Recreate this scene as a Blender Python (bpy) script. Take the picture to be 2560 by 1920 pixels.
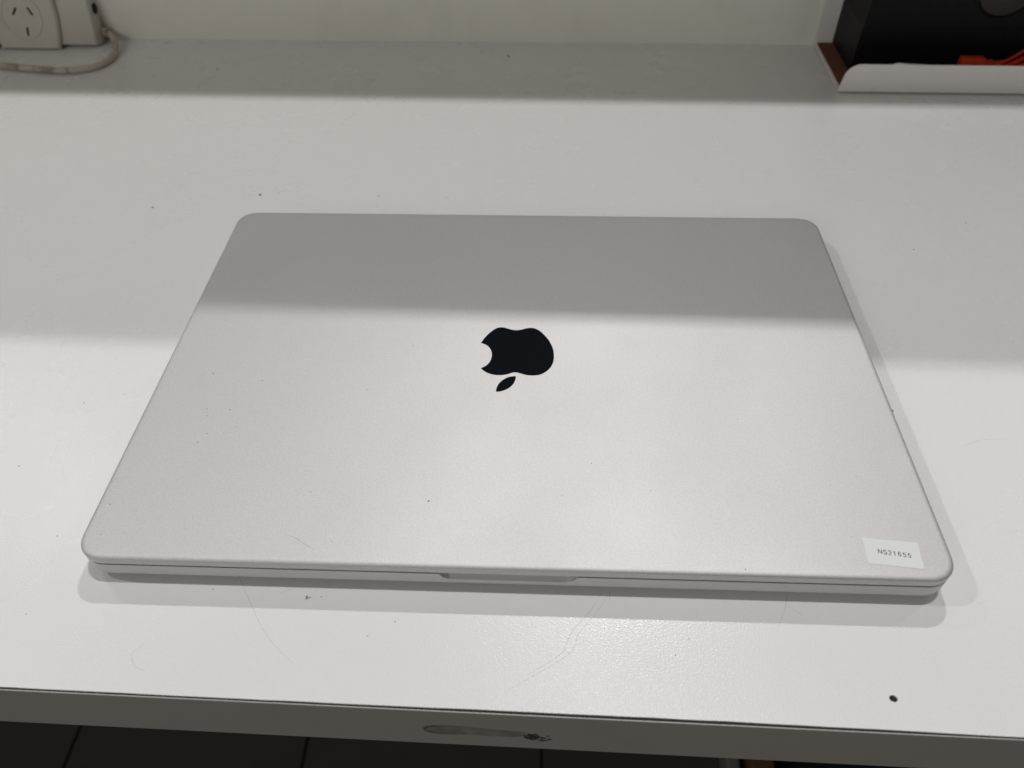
import bpy, bmesh, math, random
from mathutils import Vector, Euler
R = math.radians
random.seed(7)
MM = 0.001
for o in list(bpy.data.objects):
    bpy.data.objects.remove(o)
scene = bpy.context.scene
COL = scene.collection

# ------------------------------------------------------------------ camera
cam_d = bpy.data.cameras.new('camera')
cam = bpy.data.objects.new('camera', cam_d)
COL.objects.link(cam)
cam.location = (11.34*MM, -284.02*MM, 289.89*MM)
cam.rotation_euler = (R(43.856), R(0.7313), R(2.1952))
cam_d.sensor_fit = 'HORIZONTAL'
cam_d.sensor_width = 36
cam_d.lens = 27.185
cam_d.clip_start = 0.01
cam_d.clip_end = 50
cam_d.dof.use_dof = True
cam_d.dof.focus_distance = 0.37
cam_d.dof.aperture_fstop = 11
scene.camera = cam

# ------------------------------------------------------------------ light
world = bpy.data.worlds.new('World')
scene.world = world
world.use_nodes = True
bg = world.node_tree.nodes['Background']
bg.inputs['Color'].default_value = (1.0, 0.965, 0.89, 1)
bg.inputs['Strength'].default_value = 0.09

def lamp(name, x, y, z, sx, sy, power, col, target=(0, 50, 0)):
    d = bpy.data.lights.new(name, 'AREA')
    d.shape = 'RECTANGLE'
    d.size = sx*MM
    d.size_y = sy*MM
    d.energy = power
    d.color = col
    o = bpy.data.objects.new(name, d)
    COL.objects.link(o)
    o.location = (x*MM, y*MM, z*MM)
    return o
# four small ceiling luminaires, two rows: one overhead, one beyond the back panel
lamp('ceiling_lamp_a', 235, 96, 2200, 110, 60, 15.0, (1.0, .985, .985))
lamp('ceiling_lamp_b', -1950, 96, 2200, 110, 60, 15.5, (1.0, .98, .98))
lamp('ceiling_lamp_c', 275, 1450, 2200, 110, 60, 22.0, (1.0, .985, .99))
lamp('ceiling_lamp_d', -1950, 1450, 2200, 110, 60, 5.5, (1.0, .98, .98))
lamp('ceiling_lamp_e', 2420, 1450, 2200, 110, 60, 7.0, (.96, .98, 1.0))
# soft light of the room behind the photographer
front = lamp('room_light', -1500, -2700, 1700, 1800, 1300, 18.0, (1.0, .97, .93))
front.rotation_euler = (Vector((0, 0, 0))-front.location).to_track_quat('-Z', 'Y').to_euler()

scene.view_settings.view_transform = 'Standard'
scene.view_settings.look = 'None'
scene.view_settings.exposure = 0.0
scene.view_settings.gamma = 1.0
scene.render.engine = 'CYCLES'

# ------------------------------------------------------------------ helpers
def obj(name, bm_or_mesh, mat=None, parent=None, loc=None, smooth=False, angle=35, mats=None):
    if isinstance(bm_or_mesh, bmesh.types.BMesh):
        bmesh.ops.recalc_face_normals(bm_or_mesh, faces=bm_or_mesh.faces[:])
        me = bpy.data.meshes.new(name)
        bm_or_mesh.to_mesh(me)
        bm_or_mesh.free()
    else:
        me = bm_or_mesh
    if mat and not me.materials:
        me.materials.append(mat)
    for m in (mats or []):
        me.materials.append(m)
    if smooth:
        for p in me.polygons:
            p.use_smooth = True
        me.set_sharp_from_angle(angle=R(angle))
    o = bpy.data.objects.new(name, me)
    COL.objects.link(o)
    if parent:
        o.parent = parent
    if loc:
        o.location = loc
    return o

def tag(o, label=None, cat=None, group=None, kind=None):
    if label: o['label'] = label
    if cat: o['category'] = cat
    if group: o['group'] = group
    if kind: o['kind'] = kind
    return o

def thing(name, label, cat, loc=(0, 0, 0), rot=(0, 0, 0)):
    o = bpy.data.objects.new(name, None)
    o.empty_display_size = 0.02
    COL.objects.link(o)
    o.location = Vector(loc)*MM
    o.rotation_euler = rot
    return tag(o, label, cat)

def box(bm, x0, x1, y0, y1, z0, z1, mi=0):
    vs = [bm.verts.new((x*MM, y*MM, z*MM)) for z in (z0, z1) for x, y in ((x0, y0), (x1, y0), (x1, y1), (x0, y1))]
    for f in ((0, 3, 2, 1), (4, 5, 6, 7), (0, 1, 5, 4), (1, 2, 6, 5), (2, 3, 7, 6), (3, 0, 4, 7)):
        fc = bm.faces.new([vs[i] for i in f])
        fc.material_index = mi
    return bm

def boxbm(*a, bevel=0, seg=2):
    bm = bmesh.new()
    box(bm, *a)
    if bevel:
        bmesh.ops.bevel(bm, geom=bm.edges[:], offset=bevel*MM, segments=seg, profile=.5, affect='EDGES')
    return bm

def loft(bm, loops, cap0=True, cap1=True, closed=True):
    rows = [[bm.verts.new((x*MM, y*MM, z*MM)) for x, y, z in L] for L in loops]
    n = len(rows[0])
    for a, b in zip(rows[:-1], rows[1:]):
        for i in range(n if closed else n-1):
            j = (i+1) % n
            bm.faces.new((a[i], a[j], b[j], b[i]))
    if cap0: bm.faces.new(list(reversed(rows[0])))
    if cap1: bm.faces.new(rows[-1])
    return rows

def rrect(w, d, r, z, n=12, e=2.25):
    """rounded rectangle outline, corners slightly squarer than circular"""
    pts = []
    for cx, cy, a0 in ((w/2-r, d/2-r, 0), (-w/2+r, d/2-r, 90), (-w/2+r, -d/2+r, 180), (w/2-r, -d/2+r, 270)):
        for i in range(n+1):
            a = R(a0+90*i/n)
            c, s = math.cos(a), math.sin(a)
            pts.append((cx+r*math.copysign(abs(c)**(2/e), c), cy+r*math.copysign(abs(s)**(2/e), s), z))
    return pts

def catmull(pts, n=4, closed=False):
    out = []
    N = len(pts)
    rng = N if closed else N-1
    for i in range(rng):
        if closed:
            p = [pts[(i+k-1) % N] for k in range(4)]
        else:
            p = [pts[max(i-1, 0)], pts[i], pts[i+1], pts[min(i+2, N-1)]]
        for k in range(n):
            t = k/n
            out.append(tuple(.5*(2*p[1][c]+(p[2][c]-p[0][c])*t+(2*p[0][c]-5*p[1][c]+4*p[2][c]-p[3][c])*t*t
                       + (3*p[1][c]-p[0][c]-3*p[2][c]+p[3][c])*t**3) for c in range(len(p[0]))))
    if not closed: out.append(tuple(pts[-1]))
    return out

def tube(bm, pts, r, n=12):
    P = [Vector(p) for p in pts]
    rows = []
    up = Vector((0, 0, 1))
    for i, p in enumerate(P):
        t = (P[min(i+1, len(P)-1)]-P[max(i-1, 0)]).normalized()
        a = t.cross(up)
        if a.length < 1e-3: a = Vector((1, 0, 0))
        a.normalize()
        b = a.cross(t).normalized()
        rows.append([tuple(p+(a*math.cos(2*math.pi*k/n)+b*math.sin(2*math.pi*k/n))*r) for k in range(n)])
    loft(bm, rows)
    return bm

def disc(bm, c, axis, prof, n=40):
    """lathe: prof = [(radius, offset along axis)], axis 'x','y','z'"""
    loops = []
    for r, h in prof:
        L = []
        for k in range(n):
            a = 2*math.pi*k/n
            u, v = r*math.cos(a), r*math.sin(a)
            if axis == 'y': L.append((c[0]+u, c[1]+h, c[2]+v))
            elif axis == 'x': L.append((c[0]+h, c[1]+u, c[2]+v))
            else: L.append((c[0]+u, c[1]+v, c[2]+h))
        loops.append(L)
    loft(bm, loops)
    return bm

def prism(bm, outline, z0, z1, mi=0):
    a = [bm.verts.new((x*MM, y*MM, z0*MM)) for x, y in outline]
    b = [bm.verts.new((x*MM, y*MM, z1*MM)) for x, y in outline]
    n = len(a)
    fs = [bm.faces.new(list(reversed(a))), bm.faces.new(b)]
    for i in range(n):
        fs.append(bm.faces.new((a[i], a[(i+1) % n], b[(i+1) % n], b[i])))
    for f in fs: f.material_index = mi
    return fs

# ------------------------------------------------------------------ materials
def material(name, color, rough=.5, metal=0, spec=.5, bump=None, var=None, coat=0, rvar=None, spots=None, aniso=None):
    """bump=(scale per m, distance m, strength, detail)  var=[(scale, amount, colour), ...]"""
    m = bpy.data.materials.new(name)
    m.use_nodes = True
    nt = m.node_tree
    N, L = nt.nodes, nt.links
    b = N['Principled BSDF']
    b.inputs['Base Color'].default_value = (*color, 1)
    b.inputs['Roughness'].default_value = rough
    b.inputs['Metallic'].default_value = metal
    b.inputs['Specular IOR Level'].default_value = spec
    if coat:
        b.inputs['Coat Weight'].default_value = coat
        b.inputs['Coat Roughness'].default_value = .12
    tc = N.new('ShaderNodeTexCoord')
    co = tc.outputs['Object']
    last = None
    for (sc, lo, hi, amount, c2, det, dist) in (var or []):
        nz = N.new('ShaderNodeTexNoise')
        nz.inputs['Scale'].default_value = sc
        nz.inputs['Detail'].default_value = det
        nz.inputs['Roughness'].default_value = .6
        nz.inputs['Distortion'].default_value = dist
        L.new(co, nz.inputs['Vector'])
        mr = N.new('ShaderNodeMapRange')
        mr.inputs['From Min'].default_value = lo
        mr.inputs['From Max'].default_value = hi
        mr.inputs['To Max'].default_value = amount
        L.new(nz.outputs['Fac'], mr.inputs['Value'])
        mx = N.new('ShaderNodeMix')
        mx.data_type = 'RGBA'
        L.new(mr.outputs['Result'], mx.inputs['Factor'])
        if last: L.new(last, mx.inputs['A'])
        else: mx.inputs['A'].default_value = (*color, 1)
        mx.inputs['B'].default_value = (*c2, 1)
        last = mx.outputs['Result']
    if last: L.new(last, b.inputs['Base Color'])
    if rvar:
        sc, lo, hi, r0, r1 = rvar
        nz = N.new('ShaderNodeTexNoise')
        nz.inputs['Scale'].default_value = sc
        nz.inputs['Detail'].default_value = 5
        L.new(co, nz.inputs['Vector'])
        mr = N.new('ShaderNodeMapRange')
        mr.inputs['From Min'].default_value = lo
        mr.inputs['From Max'].default_value = hi
        mr.inputs['To Min'].default_value = r0
        mr.inputs['To Max'].default_value = r1
        L.new(nz.outputs['Fac'], mr.inputs['Value'])
        L.new(mr.outputs['Result'], b.inputs['Roughness'])
    if bump:
        sc, dist, st, det = bump
        nz = N.new('ShaderNodeTexNoise')
        nz.inputs['Scale'].default_value = sc
        nz.inputs['Detail'].default_value = det
        L.new(co, nz.inputs['Vector'])
        bp = N.new('ShaderNodeBump')
        bp.inputs['Distance'].default_value = dist
        bp.inputs['Strength'].default_value = st
        L.new(nz.outputs['Fac'], bp.inputs['Height'])
        L.new(bp.outputs['Normal'], b.inputs['Normal'])
    return m

M = {}
M['laminate'] = material('white laminate', (.80, .792, .785), rough=.27, spec=.5,
    bump=(1250, .00010, .9, 1.5),
    var=[(9, .45, .85, .05, (.62, .60, .56), 3, 0), (34, .55, .95, .07, (.50, .49, .46), 6, 0), (160, .70, .82, .18, (.45, .44, .42), 3, .2)],
    rvar=(14, .35, .7, .25, .31))
M['edge'] = material('worn edge banding', (.43, .41, .39), rough=.45, bump=(300, .0001, .2, 2),
    var=[(25, .55, .8, .25, (.28, .26, .24), 4, .2)])
M['glue'] = material('dark glue joint', (.012, .010, .012), rough=.7)
M['chipboard'] = material('chipboard core', (.20, .13, .08), rough=.9, bump=(600, .0004, .6, 4))
M['panel'] = material('painted back panel', (.90, .88, .81), rough=.5, bump=(500, .00008, .4, 2),
    var=[(14, .5, .8, .25, (.55, .52, .46), 4, .3)])
M['alu'] = material('bead blasted aluminium', (.655, .648, .645), rough=.645, metal=1,
    bump=(2600, .00002, .55, 2),
    var=[(1300, .42, .60, .32, (.53, .52, .52), 1, 0), (7, .5, .75, .08, (.59, .585, .55), 4, .2), (30, .60, .9, .12, (.52, .51, .50), 5, 0)],
    rvar=(16, .35, .7, .625, .665))
M['alu_base'] = material('aluminium base', (.64, .634, .63), rough=.62, metal=1, bump=(2600, .00002, .4, 2))
M['gasket'] = material('black gasket', (.012, .012, .013), rough=.6)
M['logo'] = material('polished black inlay', (.004, .005, .008), rough=.10, spec=.12)
M['paper'] = material('label paper', (.76, .775, .765), rough=.55, spec=.3, bump=(900, .00003, .3, 2))
M['ink'] = material('label ink', (.02, .02, .022), rough=.6)
M['dust'] = material('dark dust grain', (.045, .042, .04), rough=.9)
M['pale_dust'] = material('grey dust grain', (.30, .29, .27), rough=.95)
M['plastic'] = material('aged cream plastic', (.60, .575, .50), rough=.42, bump=(260, .0001, .3, 3),
    var=[(30, .5, .75, .4, (.42, .39, .32), 5, .5), (120, .62, .75, .4, (.33, .29, .24), 4, .4)])
M['slot'] = material('slot interior', (.012, .011, .008), rough=.8)
M['cable'] = material('grubby cream cable', (.55, .50, .42), rough=.5,
    var=[(45, .48, .62, .75, (.30, .22, .17), 4, .6), (110, .55, .68, .6, (.14, .11, .08), 4, .4)])
M['tray'] = material('powder coated white steel', (.82, .81, .785), rough=.42, bump=(900, .00005, .4, 2),
    var=[(60, .68, .8, .3, (.5, .48, .44), 4, .4)])
M['brown'] = material('brown board liner', (.13, .042, .022), rough=.85, bump=(300, .0002, .4, 4),
    var=[(40, .4, .7, .4, (.11, .045, .027), 4, .3)])
M['case'] = material('black moulded plastic', (.0075, .008, .009), rough=.6, spec=.2, bump=(700, .0001, .4, 3))
M['case_dark'] = material('smooth black plastic', (.005, .005, .008), rough=.5, spec=.2)
M['cap'] = material('dark brown grey cap', (.024, .019, .017), rough=.55)
M['red'] = material('red plastic strap', (.62, .055, .018), rough=.45, bump=(500, .0002, .3, 2),
    var=[(90, .5, .7, .3, (.38, .03, .02), 3, .2)])
M['tile'] = material('dark floor tile', (.075, .066, .058), rough=.5, bump=(200, .0003, .3, 4),
    var=[(12, .4, .7, .5, (.055, .048, .042), 5, .3)])
M['grout'] = material('floor grout', (.022, .019, .017), rough=.9)
M['steel'] = material('grey steel', (.34, .33, .32), rough=.45, metal=.4)
M['carton'] = material('brown cardboard', (.16, .085, .05), rough=.85)
M['bin'] = material('dark blue black plastic', (.010, .011, .018), rough=.5)
M['shelf'] = material('white shelf board', (.62, .60, .56), rough=.5)

def stain_mat(name, col, fac, sc):
    m = bpy.data.materials.new(name)
    m.use_nodes = True
    nt = m.node_tree
    N, L = nt.nodes, nt.links
    b = N['Principled BSDF']
    b.inputs['Base Color'].default_value = (*col, 1)
    b.inputs['Roughness'].default_value = .6
    tc = N.new('ShaderNodeTexCoord')
    nz = N.new('ShaderNodeTexNoise')
    nz.inputs['Scale'].default_value = sc
    nz.inputs['Detail'].default_value = 4
    L.new(tc.outputs['Object'], nz.inputs['Vector'])
    mr = N.new('ShaderNodeMapRange')
    mr.inputs['From Min'].default_value = .35
    mr.inputs['From Max'].default_value = .62
    mr.inputs['To Min'].default_value = fac*.35
    mr.inputs['To Max'].default_value = fac
    L.new(nz.outputs['Fac'], mr.inputs['Value'])
    L.new(mr.outputs['Result'], b.inputs['Alpha'])
    return m
M['smear'] = stain_mat('dried smear', (.16, .145, .11), .34, 120)
M['smear_rim'] = stain_mat('dried smear rim', (.07, .06, .05), .5, 400)
M['spot'] = stain_mat('dark scuff', (.03, .022, .022), 1.0, 900)
M['scratch'] = stain_mat('hairline scratch', (.30, .29, .285), .75, 300)

# ------------------------------------------------------------------ floor and tiles
bm = bmesh.new()
box(bm, -4000, 4000, -3000, 4000, -760, -743)
floor = obj('floor', bm, M['grout'])
tag(floor, kind='structure')
floor['label'] = 'dark tiled floor under the bench'
tile_me = bpy.data.meshes.new('tile')
tb = boxbm(-148.6, 148.6, -148.6, 148.6, -742.5, -740, bevel=.8, seg=1)
bmesh.ops.recalc_face_normals(tb, faces=tb.faces[:])
tb.to_mesh(tile_me); tb.free()
tile_me.materials.append(M['tile'])
for i in range(-6, 6):
    for j in range(-3, 5):
        t = bpy.data.objects.new('tile', tile_me)
        COL.objects.link(t)
        t.parent = floor
        t.location = ((23-150.5+301*i)*MM, (20+301*j)*MM, random.uniform(-.3, .3)*MM)

# ------------------------------------------------------------------ bench
RZ = (0, 0, R(-.848))
bench = thing('workbench', 'long white laminate workbench under the laptop, scratched, with a grey front edge', 'bench', rot=RZ)
X0, X1, YF, YB = -1500, 1700, -173.45, 421.4
# laminate sheet with a slightly ragged front edge, and the screw hole really cut through it
bm = bmesh.new()
front = []
x = X0
while x < X1:
    n1 = math.sin(x*.021)*.16+math.sin(x*.0073+1)*.16+random.uniform(-.07, .07)
    dx = x+20
    taper = .38*min(1, abs(dx)/260)**2
    front.append((x, YF+n1-taper))
    x += 9 if -260 < x < 300 else 60
front.append((X1, YF))
hx, hy = 147.3, -161.9
ring = [(hx+1.55*math.cos(2*math.pi*k/20)*1.0, hy+1.3*math.sin(2*math.pi*k/20)) for k in range(20)]
outer = front+[(X1, YB), (X0, YB)]
def sheet(z):
    vo = [bm.verts.new((a*MM, b*MM, z*MM)) for a, b in outer]
    vr = [bm.verts.new((a*MM, b*MM, z*MM)) for a, b in ring]
    eo = [bm.edges.new((vo[i], vo[(i+1) % len(vo)])) for i in range(len(vo))]
    er = [bm.edges.new((vr[i], vr[(i+1) % len(vr)])) for i in range(len(vr))]
    bmesh.ops.triangle_fill(bm, use_beauty=True, edges=eo+er)
    return vo, vr
t0, r0 = sheet(0)
t1, r1 = sheet(-.8)
for a, b in ((t0, t1), (r0, r1)):
    for i in range(len(a)):
        j = (i+1) % len(a)
        bm.faces.new((a[i], a[j], b[j], b[i]))
obj('laminate_top', bm, M['laminate'], bench)
bm = bmesh.new()
disc(bm, (hx, hy, 0), 'z', [(1.9, -.81), (1.9, -9), (.1, -9.2)][::-1], 20)
obj('screw_hole', bm, M['slot'], bench)
bm = boxbm(X0, X1, YF+1.2, YB, -33, -.85)
obj('core_board', bm, M['chipboard'], bench)
bm = boxbm(X0, X1, YF-.75, YF+1.15, -33, -.82)
obj('glue_line', bm, M['glue'], bench)
bm = boxbm(X0, X1, YF-1.25, YF-.78, -33.6, -.35, bevel=.1, seg=1)
obj('edge_band', bm, M['edge'], bench)
# smear and scuff on the edge band
ye = YF-1.27
def face_patch(name, pts, mat):
    bm = bmesh.new()
    vs = [bm.verts.new((a*MM, ye*MM, b*MM)) for a, b in pts]
    us = [bm.verts.new((a*MM, (ye-.02)*MM, b*MM)) for a, b in pts]
    bm.faces.new(us)
    for i in range(len(vs)):
        bm.faces.new((vs[i], vs[(i+1) % len(vs)], us[(i+1) % len(us)], us[i]))
    return obj(name, bm, mat, bench)
sm = catmull([(-28.6, -18.2), (-26.5, -15.4), (-22, -14.2), (-12, -14.0), (-4, -15.0), (4, -15.8), (9, -16.2), (11, -17.5), (10.5, -20.5), (6, -22.3), (-2, -22.4), (-12, -22.2), (-22, -22.6), (-27, -20.8)], 4, True)
face_patch('smear', sm, M['smear'])
rim = catmull([(-12, -13.9), (-20, -13.7), (-25, -14.4), (-28.2, -16.2), (-28.9, -18.6), (-27.6, -21), (-24, -22.7), (-16, -22.7)], 5)
rin = catmull([(-12, -14.2), (-20, -14.6), (-24.2, -15.6), (-27.0, -17.0), (-27.6, -18.7), (-26.4, -20.4), (-23.4, -22.0), (-16, -22.4)], 5)
ye -= .025
face_patch('smear_rim', rim+rin[::-1], M['smear_rim'])
random.seed(3)
sp = []
for k in range(22):
    a = 2*math.pi*k/22
    q = random.uniform(.75, 1.12)
    sp.append((13.6+3.3*q*math.cos(a), -21.0+3.6*q*math.sin(a)))
face_patch('scuff', sp, M['spot'])
for cx, cz, rr in ((17.9, -21.8, 1.1), (19.8, -19.4, .6), (20.3, -22.9, .7), (17.3, -24.6, .9), (19.2, -24.3, .6)):
    face_patch('scuff', [(cx+rr*1.5*math.cos(2*math.pi*k/9)*random.uniform(.6, 1.2), cz+rr*math.sin(2*math.pi*k/9)*random.uniform(.6, 1.2)) for k in range(9)], M['spot'])
# hairline scratches
def ribbon(name, pts, w, mat, z=.03, parent=bench, n=6):
    P = catmull([tuple(p) for p in pts], n)
    bm = bmesh.new()
    rows = []
    N = len(P)
    for i, p in enumerate(P):
        a = Vector(P[min(i+1, N-1)])-Vector(P[max(i-1, 0)])
        nrm = Vector((-a.y, a.x)).normalized()*w*.5*(.35+.65*math.sin(math.pi*min(max(i/(N-1), .04), .96)))
        q = Vector(p)
        rows.append([((q+nrm).x, (q+nrm).y, z), ((q-nrm).x, (q-nrm).y, z)])
    loft(bm, rows, False, False, closed=False)
    return obj(name, bm, mat, parent)
scr = [([(41, -122.5), (35.8, -132), (28.4, -141), (25.6, -147.5), (24.0, -150.5), (19, -154.5), (11, -159.5)], .22),
       ([(43.5, -124), (38, -133), (31, -142), (28.9, -147.5), (26.3, -151.3), (15, -158.9), (3.8, -165.8)], .20),
       ([(43.6, -122), (43.5, -129)], .13),
       ([(-118, -112.5), (-108, -127), (-94, -146), (-80, -158)], .15),
       ([(117, -120), (114, -129), (109.5, -137.5)], .17), ([(114.5, -127), (121, -132)], .12),
       ([(-140, -151), (-144, -156), (-141, -161), (-136, -163)], .13),
       ([(-96, -130), (-84, -124.5)], .11), ([(-168, 176), (-172.4, 173), (-172.8, 170)], .5),
       ([(214, -42), (226, -37), (238, -36.5)], .12), ([(216, -89), (232, -88), (246, -85)], .12)]
for pts, w in scr:
    ribbon('scratch', [(a, b+.0148*a) for a, b in pts], w*.55, M['scratch'])
# floor runners and uprights of the bench frame
for lx in (252, -1300, 1500):
    obj('foot_rail', boxbm(lx-8, lx+8, -60, 400, -740, -700, bevel=3), M['steel'], bench)
    obj('leg', boxbm(lx-7.5, lx+7.5, 330, 370, -699.9, -33.7, bevel=2), M['steel'], bench)

# ------------------------------------------------------------------ back panel with the shelf that shades the bench
wall = boxbm(-1500, 1700, 421.6, 440, -740, 410, bevel=1)
wo = obj('back_panel', wall, M['panel'])
wo.rotation_euler = RZ
tag(wo, 'cream painted upright panel along the back edge of the white bench', 'panel')
sh = obj('shelf', boxbm(-1500, 1700, 272.5, 421.3, 374, 392, bevel=1), M['shelf'])
sh.rotation_euler = RZ
tag(sh, 'long white shelf fixed to the panel above the bench, shading it', 'shelf')

# ------------------------------------------------------------------ laptop
W, D, ZT = 355.7, 248.1, 16.8
laptop = thing('laptop', 'closed silver aluminium laptop with a black fruit logo and a small white number label', 'laptop')
RC = 12.0
def ins(z, i):
    return rrect(W-2*i, D-2*i, max(RC-i*.8, 1), z, 14)
prof = [(12.2, 2.6), (12.21, .12), (12.27, .03), (12.4, 0), (15.6, 0)]
for k in range(1, 9):
    a = R(90*k/8)
    prof.append((15.6+1.2*math.sin(a), 2.4*(1-math.cos(a))))
bm = bmesh.new()
loft(bm, [ins(z, i) for z, i in prof])
lid = obj('lid', bm, M['alu'], laptop, smooth=True, angle=50)
# base with rounded underside and the finger scoop cut into its front edge
prof = [(1.5, 5.5)]
for k in range(1, 8):
    a = R(90*k/8)
    prof.append((1.5+4.3*(1-math.cos(a)), 5.5*(1-math.sin(a))))
prof += [(5.8, 0), (11.36, 0), (11.42, .03), (11.45, .12), (11.46, 2.6)]
bm = bmesh.new()
loft(bm, [ins(z, i) for z, i in prof])
base = obj('base', bm, M['alu_base'], laptop, smooth=False)
def half_pill(y, depth, half):
    r = 4.0*depth/4.1
    pts = [(-half, y, 14), (-half, y, 11.7)]
    zb = 11.7-depth
    for k in range(0, 9):
        a = R(90*k/8)
        pts.append((-half+r*1.35*(1-math.cos(a)), y, zb+r*(1-math.sin(a))))
    for k in range(8, -1, -1):
        a = R(90*k/8)
        pts.append((half-r*1.35*(1-math.cos(a)), y, zb+r*(1-math.sin(a))))
    pts += [(half, y, 11.7), (half, y, 14)]
    return pts
bm = bmesh.new()
loft(bm, [half_pill(-130, 4.1+1.2, 28.6), half_pill(-124.05, 4.1, 27.9), half_pill(-121.8, 2.6, 27.1), half_pill(-119.6, .9, 26.2)])
cut = obj('cutter', bm)
md = base.modifiers.new('scoop', 'BOOLEAN')
md.operation = 'DIFFERENCE'
md.solver = 'EXACT'
md.object = cut
dg = bpy.context.evaluated_depsgraph_get()
me2 = bpy.data.meshes.new_from_object(base.evaluated_get(dg))
base.modifiers.clear()
base.data = me2
bpy.data.objects.remove(cut)
for p in me2.polygons: p.use_smooth = True
me2.set_sharp_from_angle(angle=R(28))
bm = bmesh.new()
for (a, b) in ((11.455, 12.205),):
    L0, L1 = rrect(W-.5, D-.5, RC-.2, a, 14), rrect(W-.5, D-.5, RC-.2, b, 14)
    L2, L3 = rrect(W-8, D-8, RC-3, b, 14), rrect(W-8, D-8, RC-3, a, 14)
    # leave the gasket out across the scoop: keep it a ring but set back behind the recess
    # break the ring at the scoop so nothing bridges the recess
    def split(L):
        out = []
        for i, p in enumerate(L):
            out.append(p)
            q = L[(i+1) % len(L)]
            if p[1] < -118 and q[1] < -118 and p[0] < 0 < q[0]:
                out += [(-28.2, p[1], p[2]), (-28.1, -113, p[2]), (28.1, -113, p[2]), (28.2, p[1], p[2])]
        return out
    def split_in(L):
        out = []
        for i, p in enumerate(L):
            out.append(p)
            q = L[(i+1) % len(L)]
            if p[1] < -118 and q[1] < -118 and p[0] < 0 < q[0]:
                out += [(-31, p[1], p[2]), (-31, -110, p[2]), (31, -110, p[2]), (31, p[1], p[2])]
        return out
    L0, L1, L2, L3 = split(L0), split(L1), split_in(L2), split_in(L3)
    loft(bm, [L0, L1, L2, L3, L0], False, False)
bmesh.ops.remove_doubles(bm, verts=bm.verts[:], dist=1e-7)
obj('gasket', bm, M['gasket'], laptop)
fb = bmesh.new()
disc(fb, (0, 0, 0), 'z', [(8, 0), (9, .4), (9, 1.9)], 28)
fo = obj('foot', fb, M['gasket'], laptop, (-150*MM, -98*MM, 0), smooth=True)
for x, y in ((150, -98), (-150, 98), (150, 98)):
    f = fo.copy(); COL.objects.link(f); f.parent = laptop; f.location = (x*MM, y*MM, 0)
# logo: traced outline, laid out in laptop coordinates
body = [(535,505),(570,452),(610,405),(655,358),(700,320),(745,288),(795,262),(840,251),(875,249),(915,254),(960,265),(1010,281),(1060,292),(1120,296),(1170,291),(1220,280),(1265,268),(1310,260),(1350,258),(1390,263),(1435,276),(1480,300),(1530,338),(1580,388),(1630,447),(1670,510),(1700,575),(1717,640),(1723,700),(1722,760),(1710,820),(1685,875),(1650,922),(1600,965),(1545,1000),(1490,1020),(1430,1031),(1360,1033),(1290,1028),(1230,1015),(1180,1000),(1140,988),(1100,982),(1060,984),(1020,995),(970,1011),(910,1023),(850,1028),(790,1026),(730,1018),(675,1003),(625,982),(580,955),(533,913)]
bite = [(533,913),(590,888),(635,858),(670,822),(695,780),(708,735),(713,695),(708,650),(694,610),(670,575),(640,547),(605,528),(570,515),(535,505)]
leaf1 = [(1105,1046),(1060,1046),(1005,1053),(950,1072),(900,1100),(855,1135),(820,1175),(795,1220),(783,1260),(780,1296)]
leaf2 = [(780,1296),(830,1295),(890,1282),(950,1258),(1005,1226),(1050,1185),(1080,1140),(1098,1095),(1105,1046)]
HOM = [[0.0331171709440421, 0.001575273654906915, -38.73188785558773], [0.0008290297106940194, -0.04774946098976924, 30.92980553091013], [1.5482214609946098e-06, 8.403884575442936e-05, 1.0]]
def un(q):
    x, y = q
    w = HOM[2][0]*x+HOM[2][1]*y+HOM[2][2]
    return ((HOM[0][0]*x+HOM[0][1]*y+HOM[0][2])/w, (HOM[1][0]*x+HOM[1][1]*y+HOM[1][2])/w)
bodyp = [un(q) for q in catmull(body, 3)[:-1]+catmull(bite, 3)[:-1]]
leafp = [un(q) for q in catmull(leaf1, 3)[:-1]+catmull(leaf2, 3)[:-1]]
bm = bmesh.new()
prism(bm, bodyp, ZT-.05, ZT+.035)
prism(bm, leafp, ZT-.05, ZT+.035)
obj('logo', bm, M['logo'], lid)
# number label
lp = [(144.15, -105.15), (165.7, -107.05), (164.75, -119.2), (143.3, -117.15)]
bm = bmesh.new()
prism(bm, lp, ZT-.02, ZT+.11)
def arc(cx, cy, rx, ry, a0, a1, n=10):
    return [(cx+rx*math.cos(R(a0+(a1-a0)*k/n)), cy+ry*math.sin(R(a0+(a1-a0)*k/n))) for k in range(n+1)]
GL = {  # plain grotesque figures on a 0.62 x 1 box
    'N': [[(-.02, 0), (-.02, 1)], [(-.0, .98), (.62, .02)], [(.64, 0), (.64, 1)]],
    'S': [arc(.33, .74, .27, .24, 25, 180)+arc(.33, .74, .27, .22, 190, 262, 5)+arc(.33, .26, .30, .25, 80, -90)+arc(.33, .26, .30, .25, -100, -165, 5)],
    '2': [arc(.29, .71, .25, .27, 170, -20)+[(.42, .45), (.22, .24), (.03, .03), (.56, .03)]],
    '1': [[(.08, .74), (.22, .84), (.32, 1), (.32, 0)]],
    '6': [arc(.32, .70, .25, .28, 35, 150)+[(.055, .6), (.04, .38)]+arc(.30, .32, .26, .30, 180, 540, 20)],
    '5': [[(.52, .97), (.14, .97), (.07, .50)]+arc(.28, .31, .26, .29, 125, -150, 14)],
}
ang = R(-7.4)
h, adv, sw = 2.0, 1.88, .29
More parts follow.
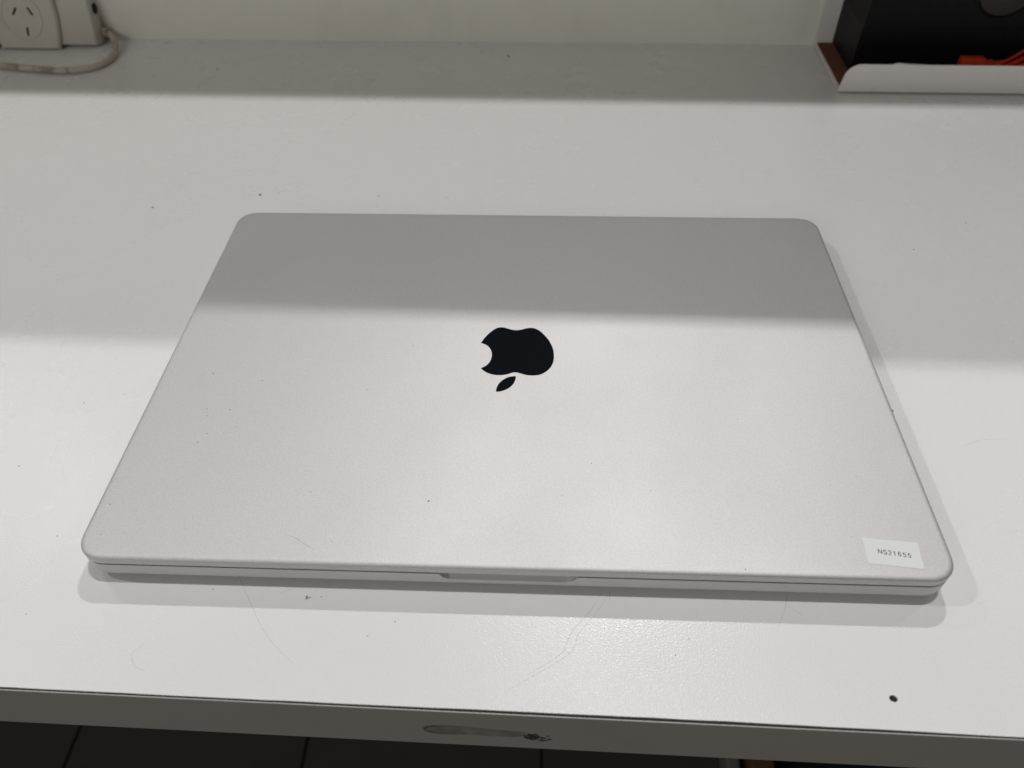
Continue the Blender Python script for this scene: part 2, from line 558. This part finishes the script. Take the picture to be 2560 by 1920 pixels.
for gi, ch in enumerate('NS21655'):
    for stroke in GL[ch]:
        rows = []
        n = len(stroke)
        for i, (u, v) in enumerate(stroke):
            p = Vector(stroke[max(i-1, 0)]); q = Vector(stroke[min(i+1, n-1)])
            t = (q-p); t = Vector((t.x*h, t.y*h)).normalized()
            nn = Vector((-t.y, t.x))*sw/2
            for sg in (1, -1):
                x = gi*adv+u*h+nn.x*sg; y = v*h+nn.y*sg
                rows.append((148.75+x*math.cos(ang)-y*math.sin(ang), -112.5+x*math.sin(ang)+y*math.cos(ang), ZT+.12+.001*gi))
        vs = [bm.verts.new((x*MM, y*MM, z*MM)) for x, y, z in rows]
        for i in range(n-1):
            f = bm.faces.new((vs[2*i], vs[2*i+1], vs[2*i+3], vs[2*i+2]))
            f.material_index = 1
tmp = bpy.data.meshes.new('number_label')
bmesh.ops.recalc_face_normals(bm, faces=[f for f in bm.faces if f.material_index == 0])
bm.to_mesh(tmp); bm.free()
obj('number_label', tmp, None, lid, mats=[M['paper'], M['ink']])
ribbon('scratch', [(-92.5, -110.8), (-88, -112.5), (-84, -115), (-79, -117.6)], .16, M['scratch'], z=ZT+.02, parent=lid)
lid.children[-1].name = 'scratch'

# ------------------------------------------------------------------ dust and lint
def grain(bm, x, y, z, r, el=1.0, ang=0):
    vs = []
    n = 6
    for k in range(n):
        a = 2*math.pi*k/n
        q = random.uniform(.7, 1.2)
        u, v = r*el*q*math.cos(a), r*q*math.sin(a)
        vs.append(bm.verts.new(((x+u*math.cos(ang)-v*math.sin(ang))*MM, (y+u*math.sin(ang)+v*math.cos(ang))*MM, z*MM)))
    t = bm.verts.new((x*MM, y*MM, (z+r*.6)*MM))
    for k in range(n): bm.faces.new((vs[k], vs[(k+1) % n], t))
random.seed(11)
big_bench = [(-182.3,169.2,1.1),(-251.1,152.7,.9),(-100.7,169.5,.6),(-21.6,393.1,1.5),(282.7,145.3,.5),(240.6,115.7,.65),(-173.4,176.9,.3),(-192,165,.3),(-271.8,364.7,1.0),
             (-236,-66,.45),(-222,-25,.4),(-204,-18,.3),(-262,-95,.35),(-200,-104,.45),(-196,-141,.35),(-55,-146,.3),(-45,-139.5,.35),(66,-150,.35),(72,-143,.3),(-123,-127.5,.3),(-77,-129.5,.35)]
small = []
for _ in range(80):
    x, y = random.uniform(-300, 300), random.uniform(-170, 300)
    if abs(x) < 186 and -140 < y < 130: continue
    small.append((x, y, random.uniform(.06, .15)))
bm = bmesh.new()
for x, y, r in big_bench+small: grain(bm, x, y, .01, r*(.8 if y > 100 else .62), random.uniform(1, 1.7), random.uniform(0, 3))
tag(obj('dust_specks', bm, M['dust']), 'scattered dark dust specks lying on the white bench top', 'dust', kind='stuff')
big_lid = [(-54.1,4.0,.35),(-151.6,-18.6,.5),(-125.9,-22.8,.45),(-72.6,-27.4,.3),(-55.5,-35.2,.25),(-136.2,-42.4,.5),(-147.5,-42.2,.35),(-146.1,-46.6,.42),(-142.7,-57.4,.5),(-129.9,-53.3,.3),(-145.3,-62.7,.4),(-135,-37,.25),
           (-35.2,-92.3,.55),(94.2,-121.4,.45),(96,-110,.3),(60,-84,.3),(104,-42,.35),(115,-15,.25),(140,-105,.25),(-87,-89,.3),(-57,-80,.22),(-170,-113,.35),(-172,-98,.35),(-160,-112,.25),(35,-70,.3),(22,-88,.3),(-73,-113.5,.28),(150,-74,.25)]
bm = bmesh.new()
for x, y, r in big_lid: grain(bm, x, y, ZT, r*.62, random.uniform(1, 1.6), random.uniform(0, 3))
for _ in range(60):
    grain(bm, -176+abs(random.gauss(0, 9)), random.uniform(-110, -55), ZT, random.uniform(.05, .14))
for _ in range(40):
    grain(bm, random.uniform(-170, 172), random.uniform(-118, 118), ZT, random.uniform(.06, .15))
grain(bm, 177.9, -33.6, 15.5, .7, 1.3, .4)
tag(obj('dust_specks', bm, M['dust']), 'fine dark dust specks lying on the silver laptop lid', 'dust', kind='stuff')
bm = bmesh.new()
tube(bm, catmull([(-83.4, -130.9, .12), (-82.7, -130.55, .3), (-82.3, -130.3, .2), (-81.6, -130.1, .3), (-81.3, -130.1, .15)], 4), .09, 6)
tube(bm, catmull([(-83.0, -130.6, .2), (-83.2, -129.9, .5), (-82.6, -129.6, .2)], 4), .12, 6)
tag(obj('lint', bm, M['dust'], smooth=True), 'tiny black lint fibre on the bench just in front of the laptop', 'lint')

# ------------------------------------------------------------------ power board, top left
lean = R(-17)
pb = thing('power_board', 'grimy cream power board standing against the back panel', 'power board', (-393, 403.5, 0), (lean, 0, R(-.848)))
H = 58
bm = boxbm(-330, 0, 0, 16.5, 3.4, H, bevel=2.0, seg=3)
obj('housing', bm, M['plastic'], pb, smooth=True)
def socket_module(cx):
    w = 27
    bm = bmesh.new()
    L = []
    for (yy, e) in ((0.2, 0), (-3.2, 0), (-4.6, 1.2)):
        pts = [(cx+w-e*2.0+0, yy, .6+e), (cx+w-e*2-.4*0, yy, 12)]
        pts = []
        for k in range(13):   # right side bows outward like the photo's moulded step
            z = .6+e+(H-1.2-2*e)*k/12
            pts.append((cx+w-e*1.2+4.4*math.sin(min(z/30, 1.25)*math.pi/2), yy, z))
        for k in range(12, -1, -1):
            z = .6+e+(H-1.2-2*e)*k/12
            pts.append((cx-w+e*1.2, yy, z))
        L.append(pts)
    loft(bm, L)
    m = obj('socket', bm, M['plastic'], pb, smooth=True, angle=40)
    # raised ring round the outlet
    r = bmesh.new()
    cz = 26.5
    loops = []
    for rr, hh in ((17.3, -5.38), (17.3, -5.75), (17.9, -5.9), (18.5, -5.75), (18.5, -5.38)):
        loops.append([(cx+rr*math.cos(2*math.pi*k/48), (hh+5.38)*1.2+(-4.6), cz+rr*math.sin(2*math.pi*k/48)) for k in range(48)])
    loft(r, loops, False, False)
    obj('ring', r, M['plastic'], m, smooth=True, angle=60)
    for (dx, dz, an) in ((-6.6, 4.6, -44), (7.6, 4.6, 22), (.6, -11.8, -14)):
        s = bmesh.new()
        prof = [(-.95, -3.6), (.95, -3.6), (.95, 3.6), (-.95, 3.6)]
        pts = []
        for a, b in prof:
            ca, sa = math.cos(R(an+6)), math.sin(R(an+6))
            pts.append((cx+1.5+dx+a*ca-b*sa, cz+dz+a*sa+b*ca))
        loft(s, [[(a, -4.4, b) for a, b in pts], [(a, -4.66, b) for a, b in pts]])
        obj('slot', s, M['slot'], m)
    return m
for k in range(4): socket_module(-60.5-60*k)
bm = bmesh.new()
disc(bm, (0, 8.2, 33), 'x', [(5.6, -.4), (5.6, .55), (5.0, .75)], 32)
obj('socket_rim', bm, M['plastic'], pb, smooth=True)
bm = bmesh.new()
disc(bm, (0, 8.2, 33), 'x', [(4.6, .2), (4.6, .8), (4.0, .82)], 32)
obj('jack_hole', bm, M['slot'], pb)
# cable: a part of the power board, in its own leaning frame
def to_local(p):
    bpy.context.view_layer.update()
    return pb.matrix_world.inverted() @ (Vector(p)*MM) / MM
cp = catmull([(-395, 421, 9), (-388, 420, 8.5), (-380, 412, 6.5), (-373.5, 398, 4.5), (-370.5, 383, 3.1), (-372, 370, 3.0), (-378, 361, 3.0), (-391, 355, 3.0), (-408, 354, 3.0), (-430, 357, 3.0), (-462, 363, 3.0), (-510, 370, 3.0), (-600, 375, 3.0)], 6)
bm = bmesh.new()
tube(bm, [tuple(to_local(p)) for p in cp], 2.65, 14)
obj('cable', bm, M['cable'], pb, smooth=True, angle=70)
bm = bmesh.new()
tube(bm, [tuple(to_local(p)) for p in [(-394.5, 421, 9), (-391, 420.8, 8.9), (-387, 419.4, 8.2)]], 3.9, 14)
obj('strain_relief', bm, M['cable'], pb, smooth=True)

# ------------------------------------------------------------------ white steel tray with a black case in it, top right
tray = thing('steel_tray', 'white steel tray with a rounded front lip and brown liner, at the back right', 'tray', (246, 325, 0), RZ)
TL = 520
def lip_outline(x0, x1, h, r, z0):
    pts = [(x0, z0), (x1, z0), (x1, h)]
    arc = []
    for k in range(0, 13):
        a = R(90+90*k/12)
        arc.append((x0+1.6+r*1.05+r*1.05*math.cos(a), h-r+r*math.sin(a)))
    pts += arc
    pts += [(x0+.9, h-r-3.5)]
    return pts
bm = bmesh.new()
ol = lip_outline(0, TL, 23.5, 11.5, 1.6)
# small burr on the lip's top edge
ol2 = []
for i, p in enumerate(ol):
    ol2.append(p)
    if i == 2: ol2 += [(48, 23.5), (45.5, 23.9), (43, 24.6), (40, 24.7), (37.5, 24.0), (35.5, 23.5)]
loft(bm, [[(x, 0, z) for x, z in ol2], [(x, 1.2, z) for x, z in ol2]])
bmesh.ops.triangulate(bm, faces=[f for f in bm.faces if len(f.verts) > 4])
obj('front_lip', bm, M['tray'], tray)
obj('base_plate', boxbm(0, TL, 1.2, 90, 1.6, 2.8, bevel=.2), M['tray'], tray)
obj('back_plate', boxbm(0, TL, 90.01, 91.4, 1.6, 140, bevel=.3), M['tray'], tray)
obj('liner', boxbm(2.6, TL-3, 8, 88.5, 2.85, 4.3, bevel=.2), M['brown'], tray)

case = thing('equipment_case', 'black plastic equipment case standing in the white steel tray', 'case', (262, 354, 4.3), RZ)
obj('lower_body', boxbm(0, 240, .8, 62, 0, 36), M['case_dark'], case, smooth=True)
bm = bmesh.new()
loft(bm, [[(0, -.6, 36.02), (240, -.6, 36.02), (240, 62, 36.02), (0, 62, 36.02)], [(0, -1.2, 37.4), (240, -1.2, 37.4), (240, 62, 37.4), (0, 62, 37.4)],
          [(0, 1, 118), (240, 1, 118), (240, 62, 118), (0, 62, 118)], [(1.5, 2.5, 120), (238.5, 2.5, 120), (238.5, 60.5, 120), (1.5, 60.5, 120)]])
obj('upper_body', bm, M['case'], case, smooth=True)
bm = bmesh.new()
disc(bm, (99, 0, 68), 'y', [(23.5, .2), (23.5, -1.8), (22.2, -2.4), (21.8, -1.6)], 56)
obj('cap_ring', bm, M['case_dark'], case, smooth=True)
bm = bmesh.new()
disc(bm, (99, 0, 68), 'y', [(21.2, -1.2), (21.2, -3.2), (20.0, -4.0)], 56)
obj('round_cap', bm, M['cap'], case, smooth=True)

red = thing('red_strap', 'bright red plastic strap and buckle lying in the white tray before the black case', 'strap', (343, 345, 4.35))
obj('buckle', boxbm(0, 18.6, -3.5, 4, 0, 16.6, bevel=.9), M['red'], red, smooth=True)
bm = bmesh.new()
box(bm, 18.6, 27, -3, 3, 0, 13.8)
box(bm, 26.5, 33, -2.4, 2.6, 0, 11.4)
obj('tongue', bm, M['red'], red)
for k, (z0, z1, yy, w) in enumerate(((10.2, 19.5, -1.5, 2.2), (8.4, 14.6, -4.5, 2.4), (4, 8, -6.5, 2.6), (13, 25, 1.5, 1.6))):
    bm = bmesh.new()
    pts = catmull([(29, yy, z0-.6), (36, yy-.4, z0+.5), (44, yy, (z0+z1)/2), (54, yy+1, z1), (75, yy+2, z1+2), (100, yy, z1-5)], 5)
    rows = []
    for p in pts:
        rows.append([(p[0], p[1]-.9, p[2]-w), (p[0], p[1]+.9, p[2]-w), (p[0], p[1]+.9, p[2]+w*.4), (p[0], p[1]-.9, p[2]+w*.4)])
    loft(bm, rows)
    obj('strap_band', bm, M['red'], red)

# ------------------------------------------------------------------ things on the floor under the bench
cb = thing('cardboard_box', 'low brown cardboard box on the dark floor beside the bench foot', 'box', (282, 120, -739.6))
obj('carton_body', boxbm(-12, 13, -190, 260, 0, 60, bevel=1), M['carton'], cb)
bb = thing('storage_bin', 'blue black plastic storage bin on the floor under the right end of the bench', 'bin', (520, 150, -739.6))
bm = bmesh.new()
loft(bm, [[(-205, -220, 0), (400, -220, 0), (400, 240, 0), (-205, 240, 0)], [(-222, -235, 230), (420, -235, 230), (420, 255, 230), (-222, 255, 230)]])
bmesh.ops.bevel(bm, geom=bm.edges[:], offset=.008, segments=2, affect='EDGES')
obj('bin_body', bm, M['bin'], bb, smooth=True)
obj('bin_lid', boxbm(-228, 426, -241, 261, 230.5, 244, bevel=4), M['bin'], bb, smooth=True)
